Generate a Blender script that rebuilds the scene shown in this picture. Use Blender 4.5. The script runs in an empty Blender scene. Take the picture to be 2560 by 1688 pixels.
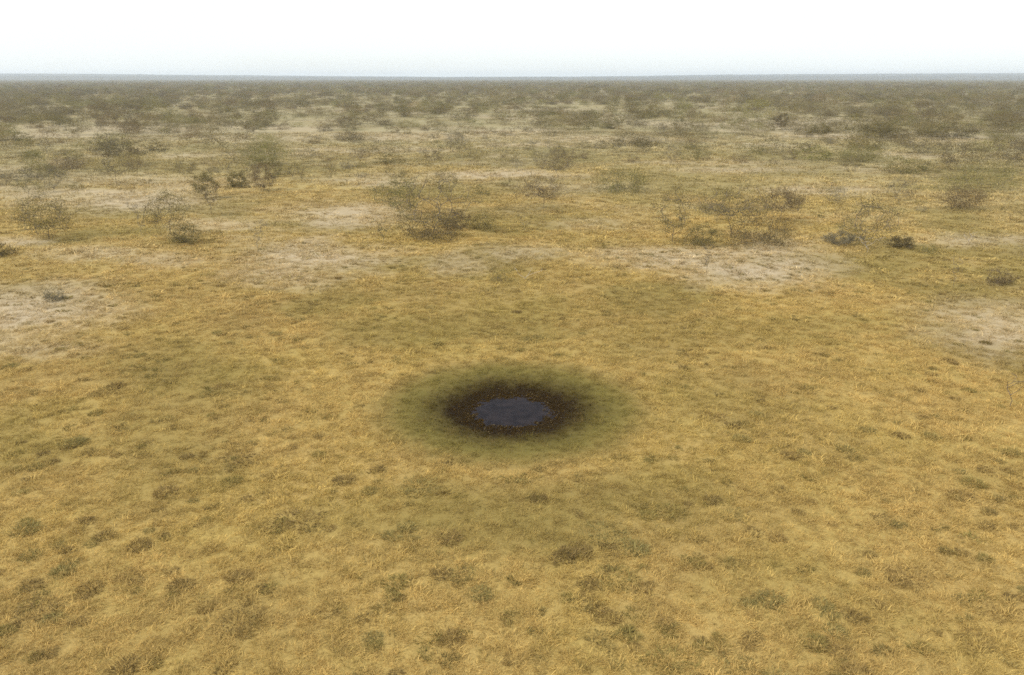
import bpy, math, random
import numpy as np
from math import radians as R

# ------------------------------------------------------------------ camera, sky, sun, exposure
sc = bpy.context.scene
CAM_H, F, PITCH = 14.0, 2050.0, R(17.6)          # F in pixels of the 2560 px wide photograph
cam = bpy.data.objects.new('camera', bpy.data.cameras.new('camera'))
sc.collection.objects.link(cam)
cam.location = (0, 0, CAM_H)
cam.rotation_euler = (math.pi/2 - PITCH, 0, 0)
cam.data.sensor_width = 36.0
cam.data.lens = 36.0*F/2560.0
cam.data.clip_start, cam.data.clip_end = 0.5, 40000.0
sc.camera = cam

SUN_AZ, SUN_EL = R(-118), R(48)                   # azimuth from +Y clockwise: left and behind the camera
world = bpy.data.worlds.new('World'); sc.world = world; world.use_nodes = True
wn, wl = world.node_tree.nodes, world.node_tree.links
wn.clear()
wo = wn.new('ShaderNodeOutputWorld'); bg = wn.new('ShaderNodeBackground'); sky = wn.new('ShaderNodeTexSky')
sky.sky_type = 'NISHITA'; sky.sun_disc = False
sky.sun_elevation, sky.sun_rotation = SUN_EL, SUN_AZ
sky.altitude = 900; sky.air_density = 1.0; sky.dust_density = 3.5; sky.ozone_density = 1.0
bg.inputs['Strength'].default_value = 0.15
# thin bright cloud over the whole dome
wt = wn.new('ShaderNodeTexCoord'); wm = wn.new('ShaderNodeMapping'); wm.inputs['Scale'].default_value = (1, 1, 4)
wno = wn.new('ShaderNodeTexNoise'); wno.inputs['Scale'].default_value = 2.2; wno.inputs['Detail'].default_value = 6
wr = wn.new('ShaderNodeMapRange')
for i, v in enumerate((.3, .7, .62, .96)): wr.inputs[i+1].default_value = v
wx = wn.new('ShaderNodeMix'); wx.data_type = 'RGBA'; wx.inputs[7].default_value = (2.93, 3.10, 3.17, 1)
wl.new(wt.outputs['Generated'], wm.inputs[0]); wl.new(wm.outputs[0], wno.inputs[0]); wl.new(wno.outputs['Fac'], wr.inputs[0])
wl.new(wr.outputs[0], wx.inputs[0]); wl.new(sky.outputs[0], wx.inputs[6])
wl.new(wx.outputs[2], bg.inputs['Color']); wl.new(bg.outputs[0], wo.inputs['Surface'])

sl = bpy.data.lights.new('sun', 'SUN'); so = bpy.data.objects.new('sun', sl); sc.collection.objects.link(so)
sl.energy, sl.angle, sl.color = 1.6, R(16), (1.0, 0.95, 0.86)
sd = np.array([math.sin(SUN_AZ)*math.cos(SUN_EL), math.cos(SUN_AZ)*math.cos(SUN_EL), math.sin(SUN_EL)])
import mathutils
so.rotation_euler = mathutils.Vector(sd).to_track_quat('Z', 'Y').to_euler()
so.location = (-60, -40, 80)

sc.view_settings.view_transform = 'Standard'; sc.view_settings.look = 'None'
sc.view_settings.exposure = 1.2; sc.view_settings.gamma = 1.0; sc.view_settings.use_curve_mapping = False
sc.render.engine = 'CYCLES'
sc.cycles.filter_width = 1.6; sc.cycles.use_denoising = False; sc.cycles.use_adaptive_sampling = False
sc.cycles.max_bounces = 5; sc.cycles.diffuse_bounces = 3; sc.cycles.transparent_max_bounces = 6
sc.cycles.volume_bounces = 1

# ------------------------------------------------------------------ helpers
rng = np.random.default_rng(11); random.seed(11)
col_main = sc.collection

def tag(o, label=None, cat=None, group=None, kind=None):
    if label: o['label'] = label
    if cat: o['category'] = cat
    if group: o['group'] = group
    if kind: o['kind'] = kind
    return o

def px(x, y):
    """point of the flat ground seen at pixel x, y of the photograph"""
    a = PITCH + math.atan((y - 844.0)/F)
    d = CAM_H/math.tan(a)
    sl_ = math.hypot(CAM_H, d)*math.cos(a - PITCH)
    return (x - 1280.0)/F*sl_, d

def m_per_px(y):
    a = PITCH + math.atan((y - 844.0)/F)
    return CAM_H/math.sin(a)*math.cos(a - PITCH)/F

def to_px(x, y):
    """pixel of ground points (arrays)"""
    depth = y*math.cos(PITCH) + CAM_H*math.sin(PITCH)
    up = y*math.sin(PITCH) - CAM_H*math.cos(PITCH)
    return 1280 + F*x/depth, 844 - F*up/depth

def _h(ix, iy, s):
    n = (ix*374761393 + iy*668265263 + s*974634777) & 0xffffffff
    n = ((n ^ (n >> 13))*1274126177) & 0xffffffff
    return ((n ^ (n >> 16)) & 0xffff)/65535.0
def vnoise(x, y, s=0):
    x = np.asarray(x, float); y = np.asarray(y, float)
    ix = np.floor(x).astype(np.int64); iy = np.floor(y).astype(np.int64)
    fx = x - ix; fy = y - iy; fx = fx*fx*(3-2*fx); fy = fy*fy*(3-2*fy)
    a, b, c, d = _h(ix, iy, s), _h(ix+1, iy, s), _h(ix, iy+1, s), _h(ix+1, iy+1, s)
    return (a*(1-fx)+b*fx)*(1-fy) + (c*(1-fx)+d*fx)*fy
def fbm(x, y, s=0, o=4):
    t = 0; a = .5
    for k in range(o):
        t = t + a*vnoise(np.asarray(x)*2**k + 17.3*k, np.asarray(y)*2**k - 9.1*k, s+k); a *= .5
    return t/(1-.5**o)
def sstep(a, b, v):
    t = np.clip((v-a)/(b-a), 0, 1); return t*t*(3-2*t)

POOL = px(1279, 1014)
PX, PY = POOL
WATER_Z = -0.30

def ground_z(x, y):
    x = np.asarray(x, float); y = np.asarray(y, float)
    r = np.hypot(x-PX, y-PY)
    rw = r + (fbm(x*2.1, y*2.1, 5)-.5)*.32*sstep(.4, 1.6, r)
    basin = np.interp(rw, [0, .9, 1.45, 1.8, 2.15, 2.9, 3.9, 5.2, 7.0], [-.52, -.415, -.326, -.296, -.260, -.17, -.07, -.02, 0])
    und = (fbm(x/23, y/23, 40)-.5)*.55*sstep(5, 18, r) + (fbm(x/3.1, y/3.1, 44, 3)-.5)*.10*sstep(4.5, 8, r)
    mudw = sstep(1.1, 1.9, r)*(1-sstep(3.4, 4.8, r))
    tram = ((fbm(x*4.5, y*4.5, 60, 3)-.5)*.11 + (vnoise(x*11, y*11, 64)-.5)*.04)*mudw
    far = np.clip((r-1500)/6000, 0, 1)
    return basin + und*(1-sstep(400, 900, r)) + tram + far*0

# pale bare patches: photo x, y and half extents
BARE = [(790,645,170,45,.9),(690,690,130,35,.65),(1900,675,200,52,1),(1720,655,220,30,.9),(1560,640,110,18,.55),(1990,650,80,50,.5),
 (60,790,210,75,1),(150,742,150,40,.7),(2480,815,170,85,.8),(2400,600,120,18,.6),(850,542,170,34,.9),(330,500,230,34,.85),
 (100,482,150,20,.7),(1290,628,130,24,.55),(560,562,120,15,.6),(950,455,130,16,.7),(1240,438,170,11,.85),(1430,470,150,16,.4),
 (2050,478,150,12,.65),(340,322,330,11,.75),(1000,342,330,12,.7),(1500,347,230,11,.65),(1950,313,230,16,.9),(2380,345,190,12,.75),
 (700,388,130,9,.55),(2100,342,200,10,.8),(110,338,140,9,.7),(1490,302,100,7,.8),(50,606,70,12,.8),(1250,330,190,8,.75),
 (250,636,130,16,.6),(420,655,120,18,.55),(2530,600,70,14,.6),(1860,425,180,9,.6),(640,600,100,18,.3),(1130,665,110,24,.45),
 (620,318,120,8,.5),(1680,310,120,8,.7),(2450,300,130,6,.4),(1470,560,120,16,.4),(2520,760,70,30,.5),(230,440,160,9,.4)]
GREENS = [(480,960,200,120,.45),(420,1120,170,110,.35),(1250,800,260,70,.45),(1700,850,220,80,.3),(1760,1000,200,90,.3),(900,1290,220,60,.25),
 (1330,395,260,20,.6),(1700,470,220,18,.5),(700,420,180,20,.5),(2050,395,200,16,.6),(2440,440,160,30,.7),(1100,480,160,20,.5),(1640,440,160,18,.5),
 (300,420,260,16,.4),(1980,850,160,40,.3),(350,1230,160,60,.2),(1900,1420,200,60,.2)]
def patches(x, y, L, seed):
    qx, qy = to_px(x, y)
    jx = (fbm(x*.22, y*.22, seed)-.5); jy = (fbm(x*.22+31, y*.22, seed+3)-.5)
    m = np.zeros_like(qx)
    for (cx, cy, hx, hy, a) in L:
        d = np.hypot((qx-cx)/hx + jx*1.1, (qy-cy)/hy + jy*1.6)
        m = np.maximum(m, min(1, a*.95)*(1-sstep(.05, 1.7, d)))
    return m
def fields(x, y):
    x = np.asarray(x, float); y = np.asarray(y, float)
    r = np.hypot(x-PX, y-PY)
    rw = r + (fbm(x*.8, y*.8, 71)-.5)*.8
    front = y > 6
    bare = np.where(front, patches(x, np.where(front, y, 6.0), BARE, 81), 0)
    far = np.clip((np.hypot(x, y)-60)/120, 0, 1)
    bare = np.maximum(bare, sstep(.55, .75, fbm(x/19, y/13, 90))*.55*far*(1-sstep(700, 1500, r)))
    bare *= sstep(5, 8, r)
    green = np.where(front, patches(x, np.where(front, y, 6.0), GREENS, 85), 0)
    ring = sstep(1.6, 2.2, rw)*(1-sstep(4.4, 6.9, rw))
    ringb = sstep(4.8, 5.6, rw)*(1-sstep(5.8, 7.0, rw))
    green = np.maximum(green*sstep(6, 8, r), ring*.9)
    green = np.maximum(green, sstep(.5, .72, fbm(x/11+5, y/9, 95))*.45*sstep(6, 9, r))
    mud = 1-sstep(2.3, 4.95, r + (fbm(x*.8, y*.8, 71)-.5)*.5 + (fbm(x*2.5, y*2.5, 73)-.5)*.9)
    brown = sstep(.52, .74, fbm(x/4.2, y/4.2, 98))*.3*sstep(5.5, 7.5, r) + sstep(.46, .7, fbm(x/9+3, y/9, 108))*.22*sstep(6, 9, r) + ringb*.35
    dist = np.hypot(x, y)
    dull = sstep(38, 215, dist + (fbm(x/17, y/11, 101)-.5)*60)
    return dict(bare=bare, green=green, mud=mud, brown=np.clip(brown, 0, 1), dull=dull)

TAN, YEL = np.array([.450, .313, .107]), np.array([.425, .305, .096])
BRN, BARE_C = np.array([.25, .170, .062]), np.array([.49, .392, .252])
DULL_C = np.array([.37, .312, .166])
GRN, MUD_C = np.array([.160, .131, .034]), np.array([.021, .0115, .0024])

def lc(a, b, t): return a*(1-t[:, None]) + b*t[:, None]
def grass_colour(x, y, f):
    n = fbm(x/6.5, y/6.5, 120)
    c = lc(np.tile(TAN, (len(x), 1)), np.tile(YEL, (len(x), 1)), sstep(.35, .65, n))
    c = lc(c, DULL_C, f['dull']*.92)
    c = lc(c, BRN*1.25, f['brown']*.75)
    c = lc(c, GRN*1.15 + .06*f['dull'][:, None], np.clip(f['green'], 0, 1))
    c = lc(c, BARE_C*.92, f['bare']*.75)
    c = lc(c, MUD_C*2.0, np.clip(f['mud'], 0, 1)**.8)
    j = rng.normal(.13, .14, len(x)); c = c*np.exp(j)[:, None]
    t = rng.random(len(x)); c = lc(c, BRN, (t > .88)*.55); c = lc(c, GRN*1.1, (t < .10)*.5)
    return c

def new_mesh(name, v, f, smooth=False):
    m = bpy.data.meshes.new(name)
    v = np.asarray(v, np.float32); f = np.asarray(f, np.int32)
    k = f.shape[1]
    m.vertices.add(len(v)); m.vertices.foreach_set('co', v.ravel())
    m.loops.add(f.size); m.loops.foreach_set('vertex_index', f.ravel())
    m.polygons.add(len(f)); m.polygons.foreach_set('loop_start', np.arange(0, f.size, k, dtype=np.int32))
    m.polygons.foreach_set('loop_total', np.full(len(f), k, np.int32))
    if smooth: m.polygons.foreach_set('use_smooth', np.ones(len(f), bool))
    m.update(calc_edges=True); m.validate()
    return m

# ------------------------------------------------------------------ materials
def nmat(name):
    m = bpy.data.materials.new(name); m.use_nodes = True
    t = m.node_tree; t.nodes.clear()
    return m, t.nodes, t.links
def attr(n, name, typ='GEOMETRY'):
    a = n.new('ShaderNodeAttribute'); a.attribute_name = name; a.attribute_type = typ; return a
def mixc(n, l, fac, a, b, blend='MIX'):
    m = n.new('ShaderNodeMix'); m.data_type = 'RGBA'; m.blend_type = blend
    for s, v in ((m.inputs[0], fac), (m.inputs[6], a), (m.inputs[7], b)):
        if hasattr(v, 'is_linked'): l.new(v, s)
        elif isinstance(v, (int, float)): s.default_value = v
        else: s.default_value = (*v, 1)
    return m.outputs[2]
def noise(n, l, vec, scale, detail=4, rough=.6):
    t = n.new('ShaderNodeTexNoise'); t.inputs['Scale'].default_value = scale
    t.inputs['Detail'].default_value = detail; t.inputs['Roughness'].default_value = rough
    l.new(vec, t.inputs['Vector']); return t.outputs['Fac']
def mrange(n, l, v, a, b, c=0., d=1.):
    m = n.new('ShaderNodeMapRange'); l.new(v, m.inputs[0])
    for i, q in enumerate((a, b, c, d)): m.inputs[i+1].default_value = q
    return m.outputs[0]
def math_(n, l, op, a, b):
    m = n.new('ShaderNodeMath'); m.operation = op
    for s, v in ((m.inputs[0], a), (m.inputs[1], b)):
        if hasattr(v, 'is_linked'): l.new(v, s)
        else: s.default_value = v
    return m.outputs[0]

def ground_material():
    m, n, l = nmat('dry_ground')
    out = n.new('ShaderNodeOutputMaterial'); p = n.new('ShaderNodeBsdfPrincipled')
    g = n.new('ShaderNodeNewGeometry').outputs['Position']
    big = mrange(n, l, noise(n, l, g, .16, 3), .38, .62)
    c = mixc(n, l, big, TAN, YEL)
    mid = noise(n, l, g, 1.1, 5, .65)
    fine = noise(n, l, g, 9.0, 4, .7)
    gran = noise(n, l, g, 34.0, 3, .7)
    def brk(name, amt):
        a = attr(n, name).outputs['Fac']
        s = math_(n, l, 'ADD', a, math_(n, l, 'MULTIPLY', math_(n, l, 'SUBTRACT', math_(n, l, 'ADD', math_(n, l, 'MULTIPLY', mid, .5), math_(n, l, 'MULTIPLY', fine, .5)), .5), amt))
        s = math_(n, l, 'MULTIPLY', s, mrange(n, l, a, 0, .12))
        q = n.new('ShaderNodeClamp'); l.new(s, q.inputs[0]); return q.outputs[0]
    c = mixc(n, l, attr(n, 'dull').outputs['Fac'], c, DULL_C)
    c = mixc(n, l, brk('brown', 1.0), c, BRN)
    c = mixc(n, l, brk('green', .8), c, GRN)
    c = mixc(n, l, brk('bare', 1.3), c, BARE_C)
    md = brk('mud', .5)
    c = mixc(n, l, md, c, MUD_C)
    c = mixc(n, l, 1.0, c, mrange(n, l, mid, .3, .7, .86, 1.0), 'MULTIPLY')
    c = mixc(n, l, 1.0, c, mrange(n, l, fine, .3, .7, .78, 1.06), 'MULTIPLY')
    c = mixc(n, l, 1.0, c, mrange(n, l, gran, .25, .75, .70, 1.12), 'MULTIPLY')
    l.new(c, p.inputs['Base Color'])
    l.new(mrange(n, l, md, 0, 1, .95, .75), p.inputs['Roughness'])
    p.inputs['Specular IOR Level'].default_value = .05
    b = n.new('ShaderNodeBump'); b.inputs['Strength'].default_value = .55; b.inputs['Distance'].default_value = .05
    l.new(math_(n, l, 'ADD', fine, math_(n, l, 'MULTIPLY', gran, .5)), b.inputs['Height']); l.new(b.outputs[0], p.inputs['Normal'])
    l.new(p.outputs[0], out.inputs[0]); return m

def leafy(name, base, source, trans=.35, vary=.25):
    """leaf or blade: colour from the object's own tint ('object') or from each instance's attribute ('instance')"""
    m, n, l = nmat(name)
    out = n.new('ShaderNodeOutputMaterial')
    if source == 'instance':
        c = attr(n, 'col', 'INSTANCER').outputs['Color']
    else:
        oi = n.new('ShaderNodeObjectInfo'); c = mixc(n, l, 1.0, base, oi.outputs['Color'], 'MULTIPLY')
    g = n.new('ShaderNodeNewGeometry')
    v = mrange(n, l, g.outputs['Random Per Island'], 0, 1, 1-vary, 1+vary)
    c = mixc(n, l, 1.0, c, v, 'MULTIPLY')
    d = n.new('ShaderNodeBsdfDiffuse'); t = n.new('ShaderNodeBsdfTranslucent'); s = n.new('ShaderNodeMixShader')
    l.new(c, d.inputs[0]); l.new(c, t.inputs[0]); s.inputs[0].default_value = trans
    l.new(d.outputs[0], s.inputs[1]); l.new(t.outputs[0], s.inputs[2]); l.new(s.outputs[0], out.inputs[0])
    return m

def bark_material(name, c0, c1):
    m, n, l = nmat(name)
    out = n.new('ShaderNodeOutputMaterial'); p = n.new('ShaderNodeBsdfPrincipled')
    tc = n.new('ShaderNodeTexCoord').outputs['Object']
    c = mixc(n, l, mrange(n, l, noise(n, l, tc, 7, 4), .35, .65), c0, c1)
    l.new(c, p.inputs['Base Color']); p.inputs['Roughness'].default_value = .9
    b = n.new('ShaderNodeBump'); b.inputs['Strength'].default_value = .5; b.inputs['Distance'].default_value = .02
    l.new(noise(n, l, tc, 25, 3), b.inputs['Height']); l.new(b.outputs[0], p.inputs['Normal'])
    l.new(p.outputs[0], out.inputs[0]); return m

def water_material():
    m, n, l = nmat('muddy_water')
    out = n.new('ShaderNodeOutputMaterial'); p = n.new('ShaderNodeBsdfPrincipled')
    g = n.new('ShaderNodeNewGeometry').outputs['Position']
    c = mixc(n, l, mrange(n, l, noise(n, l, g, 2.2, 5), .35, .65), (.006, .004, .005), (.020, .014, .014))
    l.new(c, p.inputs['Base Color']); p.inputs['Roughness'].default_value = .22; p.inputs['IOR'].default_value = 1.33; p.inputs['Specular IOR Level'].default_value = .05
    b = n.new('ShaderNodeBump'); b.inputs['Strength'].default_value = .25; b.inputs['Distance'].default_value = .01
    l.new(noise(n, l, g, 14, 4), b.inputs['Height']); l.new(b.outputs[0], p.inputs['Normal'])
    l.new(p.outputs[0], out.inputs[0]); return m

def hill_material():
    m, n, l = nmat('hill_scrub')
    out = n.new('ShaderNodeOutputMaterial'); p = n.new('ShaderNodeBsdfPrincipled')
    g = n.new('ShaderNodeNewGeometry').outputs['Position']
    c = mixc(n, l, mrange(n, l, noise(n, l, g, .01, 5), .4, .6), (.05, .05, .04), (.09, .08, .055))
    l.new(c, p.inputs['Base Color']); p.inputs['Roughness'].default_value = 1
    l.new(p.outputs[0], out.inputs[0]); return m

M_GROUND = ground_material()
M_GRASS = leafy('dry_grass', (1, 1, 1), 'instance', .30, .22)
M_FAR = leafy('scrub_leaf', (1, 1, 1), 'instance', .30, .25)
M_LEAF = leafy('tree_leaf', (1, 1, 1), 'object', .35, .30)
M_TUFT = leafy('tuft_blade', (1, 1, 1), 'object', .30, .25)
M_BARK = bark_material('bark', (.088, .068, .048), (.15, .118, .085))
M_DEAD = bark_material('bleached_wood', (.34, .29, .22), (.46, .40, .32))
M_WATER = water_material()
M_HILL = hill_material()

# ------------------------------------------------------------------ ground, mud bank, water, hills
def build_ground():
    rings = list(np.arange(.12, 5.0, .075)) + list(np.geomspace(5.05, 9500, 210))
    NS = 400
    th = np.linspace(0, 2*np.pi, NS, endpoint=False)
    rr = np.array(rings)
    X = PX + rr[:, None]*np.cos(th)[None]; Y = PY + rr[:, None]*np.sin(th)[None]
    X = np.concatenate([[PX], X.ravel()]); Y = np.concatenate([[PY], Y.ravel()])
    Z = ground_z(X, Y)
    f = fields(X, Y)
    V = np.stack([X, Y, Z], 1)
    def quads(i0, i1):
        i = np.arange(i0, i1)[:, None]; j = np.arange(NS)[None]; k = (j+1) % NS
        return np.stack([1+i*NS+j+0*i, 1+(i+1)*NS+j, 1+(i+1)*NS+k, 1+i*NS+k+0*i], -1).reshape(-1, 4)
    cut = int(np.argmin(np.abs(rr-3.6)))
    mats = []
    for name, q in (('mud_bank', quads(0, cut)), ('ground', quads(cut, len(rr)-1))):
        ids, inv = np.unique(q, return_inverse=True)
        me = new_mesh(name, V[ids], inv.reshape(q.shape), True)
        for k in ('bare', 'green', 'mud', 'brown', 'dull'):
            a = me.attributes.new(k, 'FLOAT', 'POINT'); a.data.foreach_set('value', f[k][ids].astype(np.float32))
        me.materials.append(M_GROUND)
        o = bpy.data.objects.new(name, me); col_main.objects.link(o); tag(o, kind='structure')
        o['label'] = {'mud_bank': 'dark wet trampled mud ringing the small waterhole',
                      'ground': 'tan dry grassland plain reaching the horizon'}[name]
build_ground()

def build_water():
    th = np.linspace(0, 2*np.pi, 72, endpoint=False)
    v = [(PX, PY, WATER_Z)]; f = []
    for r in (.7, 1.4, 2.0, 2.5):
        v += [(PX+r*math.cos(t), PY+r*math.sin(t), WATER_Z) for t in th]
    v = np.array(v)
    tri = [(0, 1+j, 1+(j+1) % 72) for j in range(72)]
    for i in range(3):
        for j in range(72):
            a, b = 1+i*72+j, 1+i*72+(j+1) % 72
            tri += [(a, a+72, b+72), (a, b+72, b)]
    o = bpy.data.objects.new('water', new_mesh('water', v, tri, True)); o.data.materials.append(M_WATER)
    col_main.objects.link(o); tag(o, 'small oval of dark grey standing water in the waterhole', kind='structure')
build_water()

def build_hills():
    # low swells of land at the horizon; heights read off the skyline
    for (dist, prof, seed) in ((4300, [(-5200, 26), (-3300, 24), (-2200, 22), (-1200, 17), (-300, 14), (700, 17), (1800, 21), (3300, 25), (5200, 27)], 3),
                               (5900, [(-5600, 43), (-3700, 41), (-2800, 36), (-1550, 26), (-450, 17), (450, 19), (1500, 33), (2600, 38), (3700, 41), (5600, 43)], 9)):
        xs = np.linspace(-7200, 7200, 400)
        pxs, phs = zip(*prof)
        top = np.interp(xs, pxs, phs) + (fbm(xs/420, xs*0, seed)-.5)*3.0 + (fbm(xs/45, xs*0, seed+20)-.5)*3.0
        rows = []
        for dy, k in ((-900, -.04), (-400, .45), (-120, .85), (0, 1.0), (300, .9), (900, -.04)):
            yy = np.sqrt(np.maximum(dist**2 - (xs*.55)**2, 1e6)) + dy
            rows.append(np.stack([xs, yy, top*k], 1))
        V = np.concatenate(rows); n = len(xs)
        i = np.arange(5)[:, None]; j = np.arange(n-1)[None]
        q = np.stack([i*n+j, i*n+j+1, (i+1)*n+j+1, (i+1)*n+j], -1).reshape(-1, 4)
        o = bpy.data.objects.new('hills', new_mesh('hills', V, q, True)); o.data.materials.append(M_HILL)
        col_main.objects.link(o)
        tag(o, 'pale blue low hill line on the far horizon' if dist > 5000 else 'blue grey scrub covered rise below the horizon', kind='structure')
build_hills()

# ------------------------------------------------------------------ plants: mesh makers
def blades_mesh(name, n, rad, h0, h1, w, lean, seed, dome=0., mat=None):
    r = np.random.default_rng(seed)
    a = r.random(n)*2*np.pi; q = np.sqrt(r.random(n))*rad*np.where(r.random(n) > .25, 1, r.random(n)*.6+.7)
    bx, by = q*np.cos(a), q*np.sin(a)
    h = (h0 + (h1-h0)*r.random(n))*(1 - dome*(q/rad)**2*.7)
    la = np.where(r.random(n) < .6, a + r.normal(0, .8, n), r.random(n)*2*np.pi)
    le = np.abs(r.normal(lean, .28, n))
    d = np.stack([np.cos(la)*np.sin(le), np.sin(la)*np.sin(le), np.cos(le)], 1)
    d2 = d + np.stack([np.cos(la)*.5, np.sin(la)*.5, -.35+0*la], 1); d2 /= np.linalg.norm(d2, axis=1)[:, None]
    b = np.stack([bx, by, np.full(n, -.015)], 1)
    fa = r.random(n)*2*np.pi
    s = np.stack([np.cos(fa), np.sin(fa), 0*fa], 1)*(w*(.6+.8*r.random(n)))[:, None]*.5
    mid = b + d*(h*.6)[:, None]; tip = mid + d2*(h*.55)[:, None]
    V = np.stack([b-s, b+s, mid+s*.9, mid-s*.9, tip], 1).reshape(-1, 3)
    k = np.arange(n)[:, None]*5
    T = np.concatenate([k+[[0, 1, 2]], k+[[0, 2, 3]], k+[[3, 2, 4]]], 0)
    me = new_mesh(name, V, T)
    if mat: me.materials.append(mat)
    return me

def skeleton(pts, base_nodes, r):
    """attach every attractor to the nearest node of the growing branch system"""
    P = [np.array(p, float) for p in base_nodes]; par = [-1] + list(range(len(base_nodes)-1))
    root = P[-1]
    order = np.argsort([np.linalg.norm(p-root) for p in pts])
    ends = []
    for i in order:
        p = pts[i]; A = np.array(P)
        d = np.linalg.norm(A-p, axis=1) + .25*np.maximum(0, A[:, 2]-p[2]+.1)
        j = int(np.argmin(d)); L = np.linalg.norm(p-P[j])
        if L > .5:
            mid = (P[j]+p)/2 + r.normal(0, .055, 3)*L + np.array([0, 0, .05*L])
            P.append(mid); par.append(j); j = len(P)-1
        P.append(p); par.append(j); ends.append(len(P)-1)
    cnt = np.ones(len(P))
    for i in range(len(P)-1, 0, -1): cnt[par[i]] += cnt[i]*.6
    return np.array(P), par, cnt, ends

def tubes(P, par, cnt, rt, sides=5):
    V, Fc = [], []
    rad = rt*cnt**.5
    for i in range(1, len(P)):
        a, b = P[par[i]], P[i]
        d = b-a; L = np.linalg.norm(d)
        if L < 1e-5: continue
        d = d/L; u = np.cross(d, [0.3, .9, .2]); u /= np.linalg.norm(u); w = np.cross(d, u)
        k = len(V)
        for (c, q) in ((a - d*rad[i]*.3, min(rad[par[i]], rad[i]*1.35)), (b, rad[i])):
            for s in range(sides):
                t = 2*math.pi*s/sides; V.append(c + (u*math.cos(t)+w*math.sin(t))*q)
        for s in range(sides):
            s2 = (s+1) % sides
            Fc.append((k+s, k+s2, k+sides+s2, k+sides+s))
    return np.array(V), np.array(Fc)

def leaves_at(cent, per, sig, size, r):
    n = len(cent)*per
    c = np.repeat(cent, per, 0) + r.normal(0, 1, (n, 3))*np.array([sig, sig, sig*.62])
    u = r.normal(0, 1, (n, 3)); u /= np.linalg.norm(u, axis=1)[:, None]
    v = r.normal(0, 1, (n, 3)); v -= u*(u*v).sum(1)[:, None]; v /= np.linalg.norm(v, axis=1)[:, None]
    s = (size*(.6+.8*r.random(n)))[:, None]
    V = np.stack([c-u*s*.5, c+v*s*.32, c+u*s*.5, c-v*s*.32], 1).reshape(-1, 3)
    return V, np.arange(n*4).reshape(-1, 4)

def plant_meshes(kind, W, H, seed, dens=1.0, leaf=.075, wood=None, leafmat=None):
    """trunk mesh and crown mesh (crown None for dead wood) of a plant W wide and H tall, in metres"""
    r = np.random.default_rng(seed)
    vol = max(W*W*H, .4)
    lean = r.normal(0, .08, 2)*H
    def ball(n, z0, z1, shell=.45):
        p = r.normal(0, 1, (n, 3)); p /= np.linalg.norm(p, axis=1)[:, None]
        p *= (shell + (1-shell)*r.random(n)**.5)[:, None]
        w = 1 + .22*np.sin(np.arctan2(p[:, 1], p[:, 0])*3 + r.random()*6) + .12*np.sin(np.arctan2(p[:, 1], p[:, 0])*7 + r.random()*6)
        return np.stack([p[:, 0]*W*.46*w, p[:, 1]*W*.46*w, (z0+z1)/2*H + p[:, 2]*(z1-z0)/2*H], 1)
    if kind == 'umbrella':
        n = int(np.clip(26*W, 40, 150)); pts = ball(n, .36, 1.0); pts[:, 2] -= .10*H*(np.hypot(pts[:, 0], pts[:, 1])/(W*.5))**2
        base = [(0, 0, -.08), (lean[0]*.3, lean[1]*.3, .16*H), (lean[0], lean[1], .34*H)]; per, sig = int(46*dens), .17
    elif kind == 'round':
        n = int(np.clip(22*W, 36, 130)); pts = ball(n, .12, 1.0)
        base = [(0, 0, -.08), (lean[0]*.3, lean[1]*.3, .12*H), (lean[0], lean[1], .24*H)]; per, sig = int(48*dens), .18
    elif kind == 'bush':
        n = int(np.clip(24*W, 30, 130)); pts = ball(n, -.35, 1.0); pts[:, 2] = np.abs(pts[:, 2]) + .06*H
        base = [(0, 0, -.06), (0, 0, .05*H)]; per, sig = int(46*dens), .16
    else:                                    # vase, dead: thin stems that fan out
        n = int(np.clip(14*H, 14, 46)); t = r.random(n)**.7; a = r.random(n)*2*np.pi
        pts = np.stack([np.cos(a)*W*.5*t*(.4+.6*r.random(n)), np.sin(a)*W*.5*t*(.4+.6*r.random(n)), H*(.22+.78*t)], 1)
        base = [(0, 0, -.06), (lean[0]*.3, lean[1]*.3, .10*H), (lean[0]*.6, lean[1]*.6, .20*H)]; per, sig = int(11*dens), .14
    P, par, cnt, ends = skeleton(pts, base, r)
    rt = {'umbrella': .0066, 'round': .0064, 'bush': .006, 'vase': .0078, 'dead': .009}[kind]*max(.8, H/3.2)
    v, f = tubes(P, par, cnt, rt, 5)
    tm = new_mesh('trunk', v, f, True); tm.materials.append(wood or (M_DEAD if kind == 'dead' else M_BARK))
    if kind == 'dead': return tm, None
    per = int(per*1.12*min(1, max(.4, W/3.0)))
    keep = np.array(ends)[r.random(len(ends)) < .92]
    clump = P[keep]
    v, f = leaves_at(clump, max(per, 4), sig*max(.8, W/3.0), leaf, r)
    v[:, 2] = np.maximum(v[:, 2], .02)
    cm = new_mesh('crown', v, f); cm.materials.append(leafmat or M_LEAF)
    return tm, cm

NAMES = {'umbrella': ('thorn_tree', 'tree'), 'round': ('small_tree', 'tree'), 'bush': ('shrub', 'shrub'),
         'vase': ('sapling', 'sapling'), 'dead': ('dead_sapling', 'dead sapling')}
def add_plant(kind, x, y, tm, cm, label, group, tint, scale=(1, 1, 1), rz=0.):
    nm, cat = NAMES[kind]
    e = bpy.data.objects.new(nm, None); e.empty_display_size = .3; col_main.objects.link(e)
    e.location = (x, y, float(ground_z(x, y))); e.scale = scale; e.rotation_euler = (0, 0, rz)
    tag(e, label, cat, group)
    t = bpy.data.objects.new('trunk' if kind in ('umbrella', 'round') else 'stem', tm); t.parent = e; col_main.objects.link(t)
    if cm:
        c = bpy.data.objects.new('crown' if kind in ('umbrella', 'round') else 'foliage', cm); c.parent = e
        c.color = (*tint, 1); col_main.objects.link(c)
    return e

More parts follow.
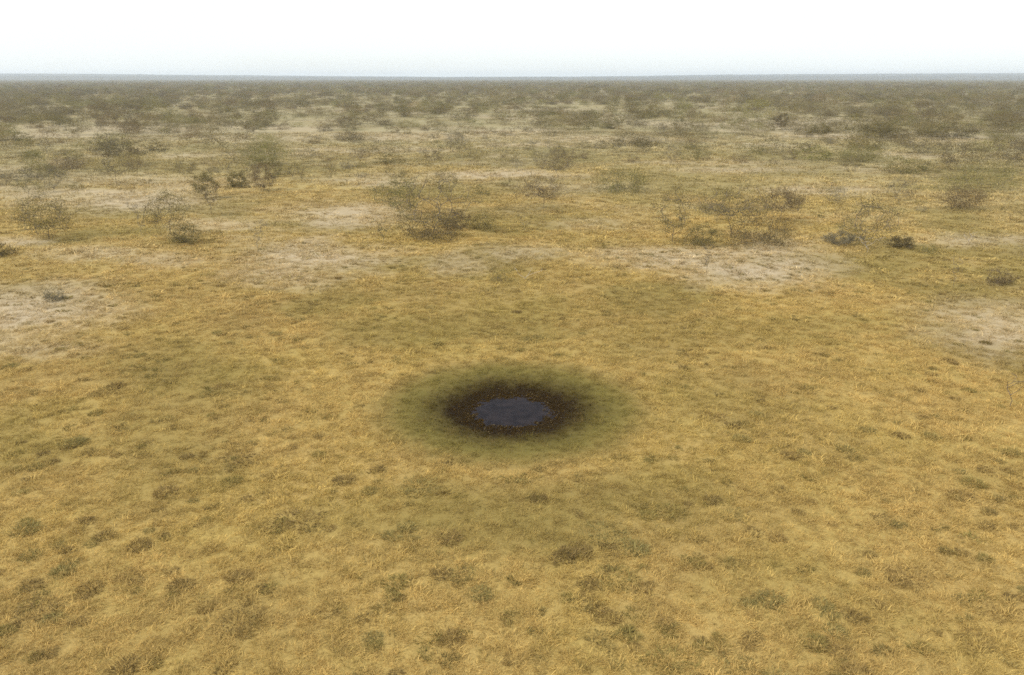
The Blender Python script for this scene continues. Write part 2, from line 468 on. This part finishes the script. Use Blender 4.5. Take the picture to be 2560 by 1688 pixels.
OLIVE, DARK, GREEN = (.19, .155, .062), (.150, .116, .053), (.185, .164, .056)
BROWNL, YELLOW, GREY = (.19, .140, .068), (.30, .235, .085), (.21, .18, .11)
# kind, base pixel x, y, width px, height px, density, tint, label
PLACED = [
 ('round', 123, 600, 175, 112, .95, OLIVE, 'broad dark olive thorn tree by itself at the left edge'),
 ('vase', 358, 597, 62, 84, .9, GREY, 'thin leafless looking sapling right of the broad tree at the left edge'),
 ('round', 427, 590, 120, 105, .5, OLIVE, 'sparse open tree with fine branches between two thin saplings at left'),
 ('bush', 470, 611, 90, 46, .9, OLIVE, 'low ragged bush at the foot of the sparse open tree at left'),
 ('vase', 530, 543, 60, 72, 1.2, BROWNL, 'slim forked sapling behind the ragged bush at left'),
 ('round', 514, 500, 68, 62, 1.3, OLIVE, 'small round crowned tree behind the slim forked sapling'),
 ('vase', 646, 636, 66, 76, .7, GREY, 'grey V shaped sapling standing alone in dry grass left of centre'),
 ('bush', 597, 470, 66, 36, 1.1, OLIVE, 'low dense bush right of the small round crowned tree'),
 ('round', 660, 479, 76, 66, 1.0, BROWNL, 'brownish small tree with a bare leg right of the low dense bush'),
 ('vase', 756, 457, 60, 42, .9, OLIVE, 'little many stemmed sapling in the pale gap left of centre'),
 ('vase', 825, 436, 76, 46, .8, BROWNL, 'fan of thin bare stems before the green haze of shrubs'),
 ('vase', 271, 441, 32, 44, .8, GREY, 'lone thin sapling far out on the left plain'),
 ('bush', 10, 640, 60, 26, .8, DARK, 'dark low bush cut by the left picture edge'),
 ('bush', 137, 753, 66, 26, .5, GREY, 'greyish low bush on the pale bare patch at left'),
 ('bush', 655, 412, 120, 46, .9, GREEN, 'wide green shrub above the brownish small tree'),
 ('round', 1002, 545, 130, 100, .8, GREEN, 'leafy green tree at the left end of the central thicket'),
 ('round', 1082, 590, 215, 150, .42, OLIVE, 'open crowned tree with visible limbs in the central thicket'),
 ('bush', 1084, 600, 165, 60, .8, DARK, 'dark brown bush in front of the open crowned central tree'),
 ('bush', 1140, 572, 80, 46, .8, BROWNL, 'brown bush against the right side of the central thicket'),
 ('vase', 958, 619, 74, 74, 1.0, OLIVE, 'thin stemmed sapling left of the dark brown central bush'),
 ('umbrella', 1358, 526, 140, 84, .4, BROWNL, 'sparse flat topped tree right of the central thicket'),
 ('bush', 1551, 478, 150, 58, .8, GREEN, 'broad pale green shrub left of the right hand thicket'),
 ('round', 1680, 608, 105, 135, .55, OLIVE, 'tall narrow tree with a pale trunk at the left of the right hand thicket'),
 ('bush', 1251, 706, 60, 32, .5, YELLOW, 'yellowish wispy shrub on the open grass behind the waterhole'),
 ('bush', 1204, 577, 84, 40, .8, YELLOW, 'yellow green mound shrub right of the dark brown central bush'),
 ('vase', 1313, 582, 72, 44, .8, YELLOW, 'pale fan shaped sapling beside the yellow green mound shrub'),
 ('umbrella', 1830, 596, 200, 130, .55, OLIVE, 'spreading tree rising from the middle of the right hand thicket'),
 ('umbrella', 1950, 560, 120, 84, .6, BROWNL, 'leaning brown crowned tree at the right of the spreading tree'),
 ('bush', 1892, 616, 175, 70, .9, DARK, 'large dark brown bush at the front of the right hand thicket'),
 ('bush', 1752, 618, 100, 52, .8, OLIVE, 'olive bush between the pale trunked tree and the large dark bush'),
 ('vase', 1765, 691, 44, 78, .5, GREY, 'thin straight sapling on the pale patch below the right hand thicket'),
 ('round', 2167, 619, 165, 125, .42, OLIVE, 'wide airy tree with bleached lower stems far right of the thicket'),
 ('dead', 2168, 634, 90, 44, 1, GREY, 'bleached dead branches fanning out at the foot of the wide airy tree'),
 ('bush', 2250, 617, 80, 26, .7, DARK, 'flat dark bush right of the bleached dead branches'),
 ('bush', 2100, 612, 90, 30, .9, GREY, 'low grey bush left of the bleached dead branches'),
 ('round', 2400, 526, 125, 52, .75, BROWNL, 'purplish brown shrubby tree towards the right edge'),
 ('dead', 2420, 612, 66, 38, 1, GREY, 'white V shaped dead sapling near the right edge'),
 ('bush', 2450, 478, 220, 66, 1.0, GREEN, 'long green thicket shrub at the right edge'),
 ('round', 2394, 425, 130, 66, .7, DARK, 'dark branching tree above the long green thicket shrub'),
 ('round', 2514, 415, 120, 70, .7, DARK, 'dark tree closest to the upper right edge'),
 ('vase', 2123, 446, 96, 50, .8, OLIVE, 'spray of thin stems above the wide airy tree'),
 ('bush', 2152, 402, 130, 34, 1.0, GREEN, 'green mound shrub behind the spray of thin stems'),
 ('bush', 2496, 708, 76, 40, .7, BROWNL, 'faint brown shrub on the bare patch at the right edge'),
 ('vase', 2384, 717, 44, 78, .5, YELLOW, 'tall wispy straw coloured sapling left of the faint brown shrub'),
 ('dead', 2524, 1014, 66, 80, 1, BROWNL, 'small bare dead tree in the grass at the right edge level with the waterhole'),
 ('dead', 1312, 702, 120, 26, 1, YELLOW, 'low fallen branch lying in the grass behind the waterhole'),
 ('round', 325, 335, 92, 62, .8, DARK, 'dark tree standing out of the scrub edge on the far left'),
 ('bush', 958, 315, 150, 26, .7, DARK, 'dark far shrub lying across the pale strip left of centre'),
 ('bush', 879, 352, 100, 22, .5, DARK, 'low dark shrub on the pale strip below the dark far shrub'),
 ('round', 1638, 302, 60, 40, 1.3, OLIVE, 'olive far tree at the edge of the scrub right of centre'),
 ('round', 1953, 324, 40, 40, 1.4, DARK, 'small dark tree on the pale strip at right'),
 ('umbrella', 2047, 352, 64, 42, 1.0, OLIVE, 'little spreading tree right of the small dark tree on the pale strip'),
 ('round', 2307, 318, 100, 60, 1.3, DARK, 'dark bulky tree at the scrub edge on the far right'),
 ('umbrella', 2200, 352, 80, 46, .9, OLIVE, 'open tree between the little spreading tree and the bulky dark one'),
]
occupied = []
for i, (kind, qx, qy, w, h, dens, tint, label) in enumerate(PLACED):
    x, y = px(qx, qy); s = m_per_px(qy)
    tm, cm = plant_meshes(kind, w*s, h*s*1.04, 500+i, 1.4*(dens if dens < .6 else .6 + (dens-.6)*.3), leaf=min(.06 + .0004*y, .13), wood=M_BARK if tint == BROWNL else None)
    grp = 'trees and shrubs beyond the waterhole'
    add_plant(kind, x, y, tm, cm, label, grp, tint)
    occupied.append((x, y, w*s*.5))

# scattered smaller shrubs and trees: shared meshes, one object each
VAR = {}
for kind, ww, hh, k in (('umbrella', 5.2, 3.6, 3), ('round', 3.6, 3.4, 3), ('bush', 3.4, 1.7, 4), ('vase', 2.2, 2.4, 3)):
    VAR[kind] = [plant_meshes(kind, ww, hh, 900+37*j+len(kind), .42, .085) for j in range(k)]
ZONES = {'left': 'on the left part of the plain', 'middle': 'straight beyond the waterhole', 'right': 'on the right part of the plain'}
LOOK = {'umbrella': ('spreading thorn tree', 'spreading thorn trees'), 'round': ('round crowned tree', 'round crowned trees'),
        'bush': ('low rounded shrub', 'low shrubs'), 'vase': ('thin wispy sapling', 'wispy saplings')}
nsc = 0; tries = 0
while nsc < 235 and tries < 20000:
    tries += 1
    qx = random.uniform(-60, 2620); qy = 300 + 370*random.random()**1.9
    x, y = px(qx, qy)
    if float(fbm(np.array([x/40]), np.array([y/40]), 200)[0]) < .46: continue
    if qy > 560 and random.random() < .5: continue
    if any(math.hypot(x-a, y-b) < c*.8 + 1.2 for a, b, c in occupied): continue
    kind = random.choices(['umbrella', 'round', 'bush', 'vase'], [.18, .26, .40, .16])[0]
    if qy > 600: kind = random.choice(['bush', 'vase'])
    tm, cm = random.choice(VAR[kind])
    s = random.uniform(.55, 1.15)*(.6 if qy > 520 else 1)
    z = 'left' if qx < 850 else 'right' if qx > 1710 else 'middle'
    cw, tint = random.choice([('olive', OLIVE), ('olive', OLIVE), ('green', GREEN), ('brown', BROWNL), ('grey', GREY), ('grey', GREY), ('straw coloured', YELLOW)])
    tint = np.array(tint)*random.uniform(.85, 1.2)
    dep = 'near the pale patches' if qy > 480 else 'in the middle distance' if qy > 370 else 'close to the scrub belt'
    sz = 'larger' if s > .85 else 'smaller'
    add_plant(kind, x, y, tm, cm, sz + ' ' + cw + ' ' + LOOK[kind][0] + ' ' + dep + ', ' + z, LOOK[kind][1] + ' ' + ZONES[z], tuple(tint),
              (s*random.uniform(.85, 1.2), s*random.uniform(.85, 1.2), s*random.uniform(.8, 1.1)), random.uniform(0, 6.28))
    occupied.append((x, y, 1.2*s)); nsc += 1

# low tufts in the near grass
TUFTS = [blades_mesh('grass_tuft', 250, .34, .10, .30, .020, .75, 300+k, .6, M_TUFT) for k in range(5)]
TUFTS += [blades_mesh('grass_tuft', 330, .58, .08, .26, .022, .9, 320+k, .6, M_TUFT) for k in range(3)]
PICK = [(1785,1385),(2110,1330),(1455,1470),(690,1205),(630,1225),(800,1115),(945,1225),(1045,1250),(1075,1330),(1500,1195),(1400,1235),
 (1680,1160),(1705,1190),(1805,1245),(1550,1185),(555,1340),(385,1145),(560,1065),(740,1055),(170,1030),(225,960),(1490,1010),(1510,950),
 (1580,875),(1650,970),(1720,1020),(1960,1040),(2090,1010),(2135,905),(2250,905),(2345,1050),(520,900),(490,915),(240,915),(270,900),
 (310,970),(90,1420),(120,1440),(555,1440),(480,1410),(420,1360),(920,1350),(1115,1375),(1240,1155),(975,1130),(860,1140),(1000,720),
 (640,780),(300,830),(1240,790),(1020,800),(1340,1280),(1050,1480),(2320,1415),(2270,1480),(1700,1540),(1560,1530),(330,1530),(60,1230),
 (200,1210),(70,1290),(1430,1335),(1470,1270),(2260,1120),(2210,840),(1250,1160),(1310,1290),(1365,1350),(1490,1360),(2050,1200),(1870,900)]
spots = [(a*1.0765, b*1.0765, 1) for a, b in PICK]
while len(spots) < 285:
    q = (random.uniform(-40, 2600), 690 + 1010*random.random(), 0)
    u, v = px(q[0], q[1])
    if float(fbm(np.array([u/3.5]), np.array([v/3.5]), 177)[0]) > random.uniform(.38, .66): spots.append(q)
for k, (qx, qy, big) in enumerate(spots):
    x, y = px(qx, qy)
    if math.hypot(x-PX, y-PY) < 6.3: continue
    o = bpy.data.objects.new('grass_tuft', random.choice(TUFTS if big else TUFTS[:5]))
    s = random.uniform(.75, 1.3)*(1.0 if big else random.choice([.5, .62, .85]))*(1.0 if qy > 1000 else .95)
    o.location = (x, y, float(ground_z(x, y))-.01); o.scale = (s*random.uniform(.9, 1.3), s*random.uniform(.9, 1.2), s*.95)
    o.rotation_euler = (0, 0, random.uniform(0, 6.28))
    tw, tc = random.choice([('brown', (.225, .155, .057)), ('olive', (.205, .162, .052)), ('dark brown', (.180, .126, .048)), ('greenish', (.21, .172, .062))])
    o.color = (*(np.array(tc)*random.uniform(1.06, 1.32)), 1)
    col_main.objects.link(o)
    z = 'in front of' if y < PY-6 else 'behind' if y > PY+7 else 'level with'
    side = 'left' if qx < 1020 else 'right' if qx > 1540 else 'middle'
    zone = ('near the bottom picture edge' if qy > 1430 else z + ' the waterhole') + ', ' + side
    tag(o, ('broad' if s > .85 else 'mid sized' if s > .6 else 'small') + ' ' + tw + ' grass tuft ' + zone, 'tuft', 'grass tufts ' + zone)

# ------------------------------------------------------------------ uncountable cover (grass, clods, far scrub): instances on points
def scatter(name, label, meshes, x, y, scale, vi, colr, zoff=0., tilt=.12):
    n = len(x)
    me = bpy.data.meshes.new(name); me.vertices.add(n)
    me.vertices.foreach_set('co', np.stack([x, y, ground_z(x, y)+zoff], 1).astype(np.float32).ravel())
    a = me.attributes.new('vi', 'INT', 'POINT'); a.data.foreach_set('value', vi.astype(np.int32))
    a = me.attributes.new('scl', 'FLOAT_VECTOR', 'POINT'); a.data.foreach_set('vector', scale.astype(np.float32).ravel())
    rot = np.stack([rng.normal(0, tilt, n), rng.normal(0, tilt, n), rng.random(n)*6.283], 1)
    a = me.attributes.new('rot', 'FLOAT_VECTOR', 'POINT'); a.data.foreach_set('vector', rot.astype(np.float32).ravel())
    a = me.attributes.new('col', 'FLOAT_COLOR', 'POINT')
    a.data.foreach_set('color', np.concatenate([colr, np.ones((n, 1))], 1).astype(np.float32).ravel())
    protos = bpy.data.collections.new(name + '_kinds')
    for k, m in enumerate(meshes):
        protos.objects.link(bpy.data.objects.new('%s_kind_%02d' % (name, k), m))
    o = bpy.data.objects.new(name, me); col_main.objects.link(o); tag(o, label, kind='stuff')
    ng = bpy.data.node_groups.new(name, 'GeometryNodeTree')
    ng.interface.new_socket('Geometry', in_out='INPUT', socket_type='NodeSocketGeometry')
    ng.interface.new_socket('Geometry', in_out='OUTPUT', socket_type='NodeSocketGeometry')
    N, L = ng.nodes, ng.links
    gi, go = N.new('NodeGroupInput'), N.new('NodeGroupOutput')
    ci = N.new('GeometryNodeCollectionInfo'); ci.inputs['Collection'].default_value = protos
    ci.inputs['Separate Children'].default_value = True; ci.inputs['Reset Children'].default_value = True
    ip = N.new('GeometryNodeInstanceOnPoints'); ip.inputs['Pick Instance'].default_value = True
    def na(nm, t):
        q = N.new('GeometryNodeInputNamedAttribute'); q.data_type = t; q.inputs[0].default_value = nm
        return next(s for s in q.outputs if s.enabled and s.name == 'Attribute')
    L.new(gi.outputs[0], ip.inputs['Points']); L.new(ci.outputs[0], ip.inputs['Instance'])
    L.new(na('vi', 'INT'), ip.inputs['Instance Index'])
    e2r = N.new('FunctionNodeEulerToRotation'); L.new(na('rot', 'FLOAT_VECTOR'), e2r.inputs[0]); L.new(e2r.outputs[0], ip.inputs['Rotation'])
    L.new(na('scl', 'FLOAT_VECTOR'), ip.inputs['Scale'])
    L.new(ip.outputs[0], go.inputs[0])
    o.modifiers.new('scatter', 'NODES').node_group = ng
    return o

def wedge(d0, d1, dens, half=R(42)):
    area = half*(d1*d1-d0*d0); n = int(area*dens)
    d = np.sqrt(rng.random(n)*(d1*d1-d0*d0)+d0*d0); a = (rng.random(n)*2-1)*half
    return d*np.sin(a), d*np.cos(a)

def grass_layer(name, label, parts, meshes, fade):
    X, Y, S = [], [], []
    for d0, d1, dens, s in parts:
        x, y = wedge(d0, d1, dens); X.append(x); Y.append(y); S.append(np.full(len(x), s))
    x, y, s = np.concatenate(X), np.concatenate(Y), np.concatenate(S)
    f = fields(x, y); r = np.hypot(x-PX, y-PY)
    p = (1 - .62*f['bare'])*(1 - .96*np.clip(f['mud'], 0, 1))*np.where(r < 2.5, 0, 1)*(.72 + .5*fbm(x/1.3, y/1.3, 150))
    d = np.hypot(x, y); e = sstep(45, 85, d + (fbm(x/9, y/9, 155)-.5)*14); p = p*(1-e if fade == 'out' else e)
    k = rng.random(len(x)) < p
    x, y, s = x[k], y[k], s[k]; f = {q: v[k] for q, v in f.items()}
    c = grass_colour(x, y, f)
    sc_ = s*np.exp(rng.normal(0, .22, len(x)))*(1 - .35*f['green'])
    S3 = np.stack([sc_, sc_, sc_*rng.uniform(.7, 1.2, len(x))], 1)
    return scatter(name, label, meshes, x, y, S3, rng.integers(0, len(meshes), len(x)), c)

GR = [blades_mesh('grass_clump', 52, .20, .07, .21, .0105, 1.0, 700+k, .3, M_GRASS) for k in range(8)]
grass_layer('dry_grass', 'short dry straw coloured grass covering the plain', [(13, 32, 28, 1.0), (32, 88, 14, 1.3)], GR, 'out')
GR2 = [blades_mesh('grass_clump_far', 40, .55, .14, .34, .05, 1.0, 760+k, .3, M_GRASS) for k in range(6)]
grass_layer('far_dry_grass', 'straw and olive grass of the farther plain', [(42, 110, 3.0, .95), (110, 230, .8, 1.5)], GR2, 'in')

def small_tufts():
    ms = [blades_mesh('small_tuft', 110, .24, .06, .20, .018, .8, 340+k, .6, M_GRASS) for k in range(5)]
    n = 1700
    d = np.sqrt(rng.random(n)*(75**2-14**2)+14**2); a = (rng.random(n)*2-1)*R(40)
    x, y = d*np.sin(a), d*np.cos(a)
    k = (np.hypot(x-PX, y-PY) > 6) & (rng.random(n) < sstep(.3, .6, fbm(x/5, y/5, 170))); x, y = x[k], y[k]; n = len(x)
    c = np.array([(.23, .162, .058), (.21, .168, .054), (.25, .19, .068)])[rng.integers(0, 3, n)]*np.exp(rng.normal(0, .15, n))[:, None]
    s_ = rng.uniform(.6, 1.3, n)
    scatter('small_tufts', 'small olive grass tufts sprinkled over the dry plain', ms, x, y, np.stack([s_*1.2, s_, s_], 1), rng.integers(0, 5, n), c)
small_tufts()

def clods():
    ms = []
    for k in range(4):
        r = np.random.default_rng(40+k)
        import bmesh
        bm = bmesh.new(); bmesh.ops.create_icosphere(bm, subdivisions=1, radius=1)
        for v in bm.verts: v.co *= r.uniform(.65, 1.25); v.co.z *= .6
        m = bpy.data.meshes.new('clod'); bm.to_mesh(m); bm.free(); m.materials.append(M_FAR); ms.append(m)
    n = 4600
    a = rng.random(n)*6.283; q = 1.35 + np.abs(rng.normal(0, 1.15, n))
    x, y = PX+q*np.cos(a), PY+q*np.sin(a)
    s = .014 + .03*rng.random(n)**2.5
    t = rng.random(n)
    c = np.array([.036, .021, .005])*np.exp(rng.normal(0, .45, n))[:, None]
    c = lc(c, np.array([.17, .125, .06]), ((t > .90)*.7))
    keep = (ground_z(x, y) > WATER_Z-.045)
    scatter('mud_clods', 'trampled clods of dark mud around the water', ms, x[keep], y[keep], np.repeat(s[keep, None], 3, 1), rng.integers(0, 4, keep.sum()), c[keep], 0, .4)
clods()

def far_scrub():
    ms = []
    for k, (kind, w, h) in enumerate((('round', 4.2, 3.6), ('bush', 4.4, 2.4), ('umbrella', 5.6, 3.8), ('bush', 3.2, 1.8), ('round', 5.0, 4.4))):
        tm, cm = plant_meshes(kind, w, h, 1300+k, .36, .11, None, M_FAR)
        cm.name = 'scrub_bush'; ms.append(cm)
    X, Y = [], []
    for d0, d1, dens in ((140, 230, .008), (215, 420, .032), (420, 900, .022), (900, 2000, .010), (2000, 4700, .0055)):
        x, y = wedge(d0, d1, dens, R(40))
        qx, qy = to_px(x, y)
        side = np.abs(qx-1280)/1280
        pr = .35 + .65*sstep(.36, .62, fbm(x/45, y/70, 210)) if d1 < 1000 else np.ones(len(x))
        pr = pr*np.where(y < 430, .30 + .85*np.clip(side, 0, 1), np.where(y < 900, .7 + .4*np.clip(side, 0, 1), 1))
        k = rng.random(len(x)) < pr; X.append(x[k]); Y.append(y[k])
    x, y = np.concatenate(X), np.concatenate(Y); n = len(x)
    cs = np.array([OLIVE, (.20, .165, .085), (.16, .128, .062), GREEN, BROWNL, (.20, .16, .08)])[rng.integers(0, 6, n)]*np.exp(rng.normal(0, .2, n))[:, None]
    s = np.exp(rng.normal(0, .28, n))
    scatter('far_scrub', 'dense belt of olive thorn scrub running to the horizon', ms, x, y, np.stack([s*1.35, s*1.35, s*.85], 1), rng.integers(0, 5, n), cs, 0, .04)
    print('far scrub', n)
far_scrub()

# ------------------------------------------------------------------ haze: one closed box of even air
def haze():
    x0, x1, y0, y1, z0, z1 = -11000, 11000, -10500, 11500, -2.5, 50
    V = [(x, y, z) for z in (z0, z1) for y in (y0, y1) for x in (x0, x1)]
    q = [(0, 2, 3, 1), (4, 5, 7, 6), (0, 1, 5, 4), (2, 6, 7, 3), (0, 4, 6, 2), (1, 3, 7, 5)]
    o = bpy.data.objects.new('haze', new_mesh('haze', V, q)); col_main.objects.link(o)
    m, n, l = nmat('haze'); out = n.new('ShaderNodeOutputMaterial'); v = n.new('ShaderNodeVolumePrincipled')
    v.inputs['Color'].default_value = (.84, .92, 1.0, 1); v.inputs['Density'].default_value = .00016; v.inputs['Anisotropy'].default_value = .2
    l.new(v.outputs[0], out.inputs['Volume']); o.data.materials.append(m)
    tag(o, 'pale heat haze over the whole plain', kind='stuff')
haze()
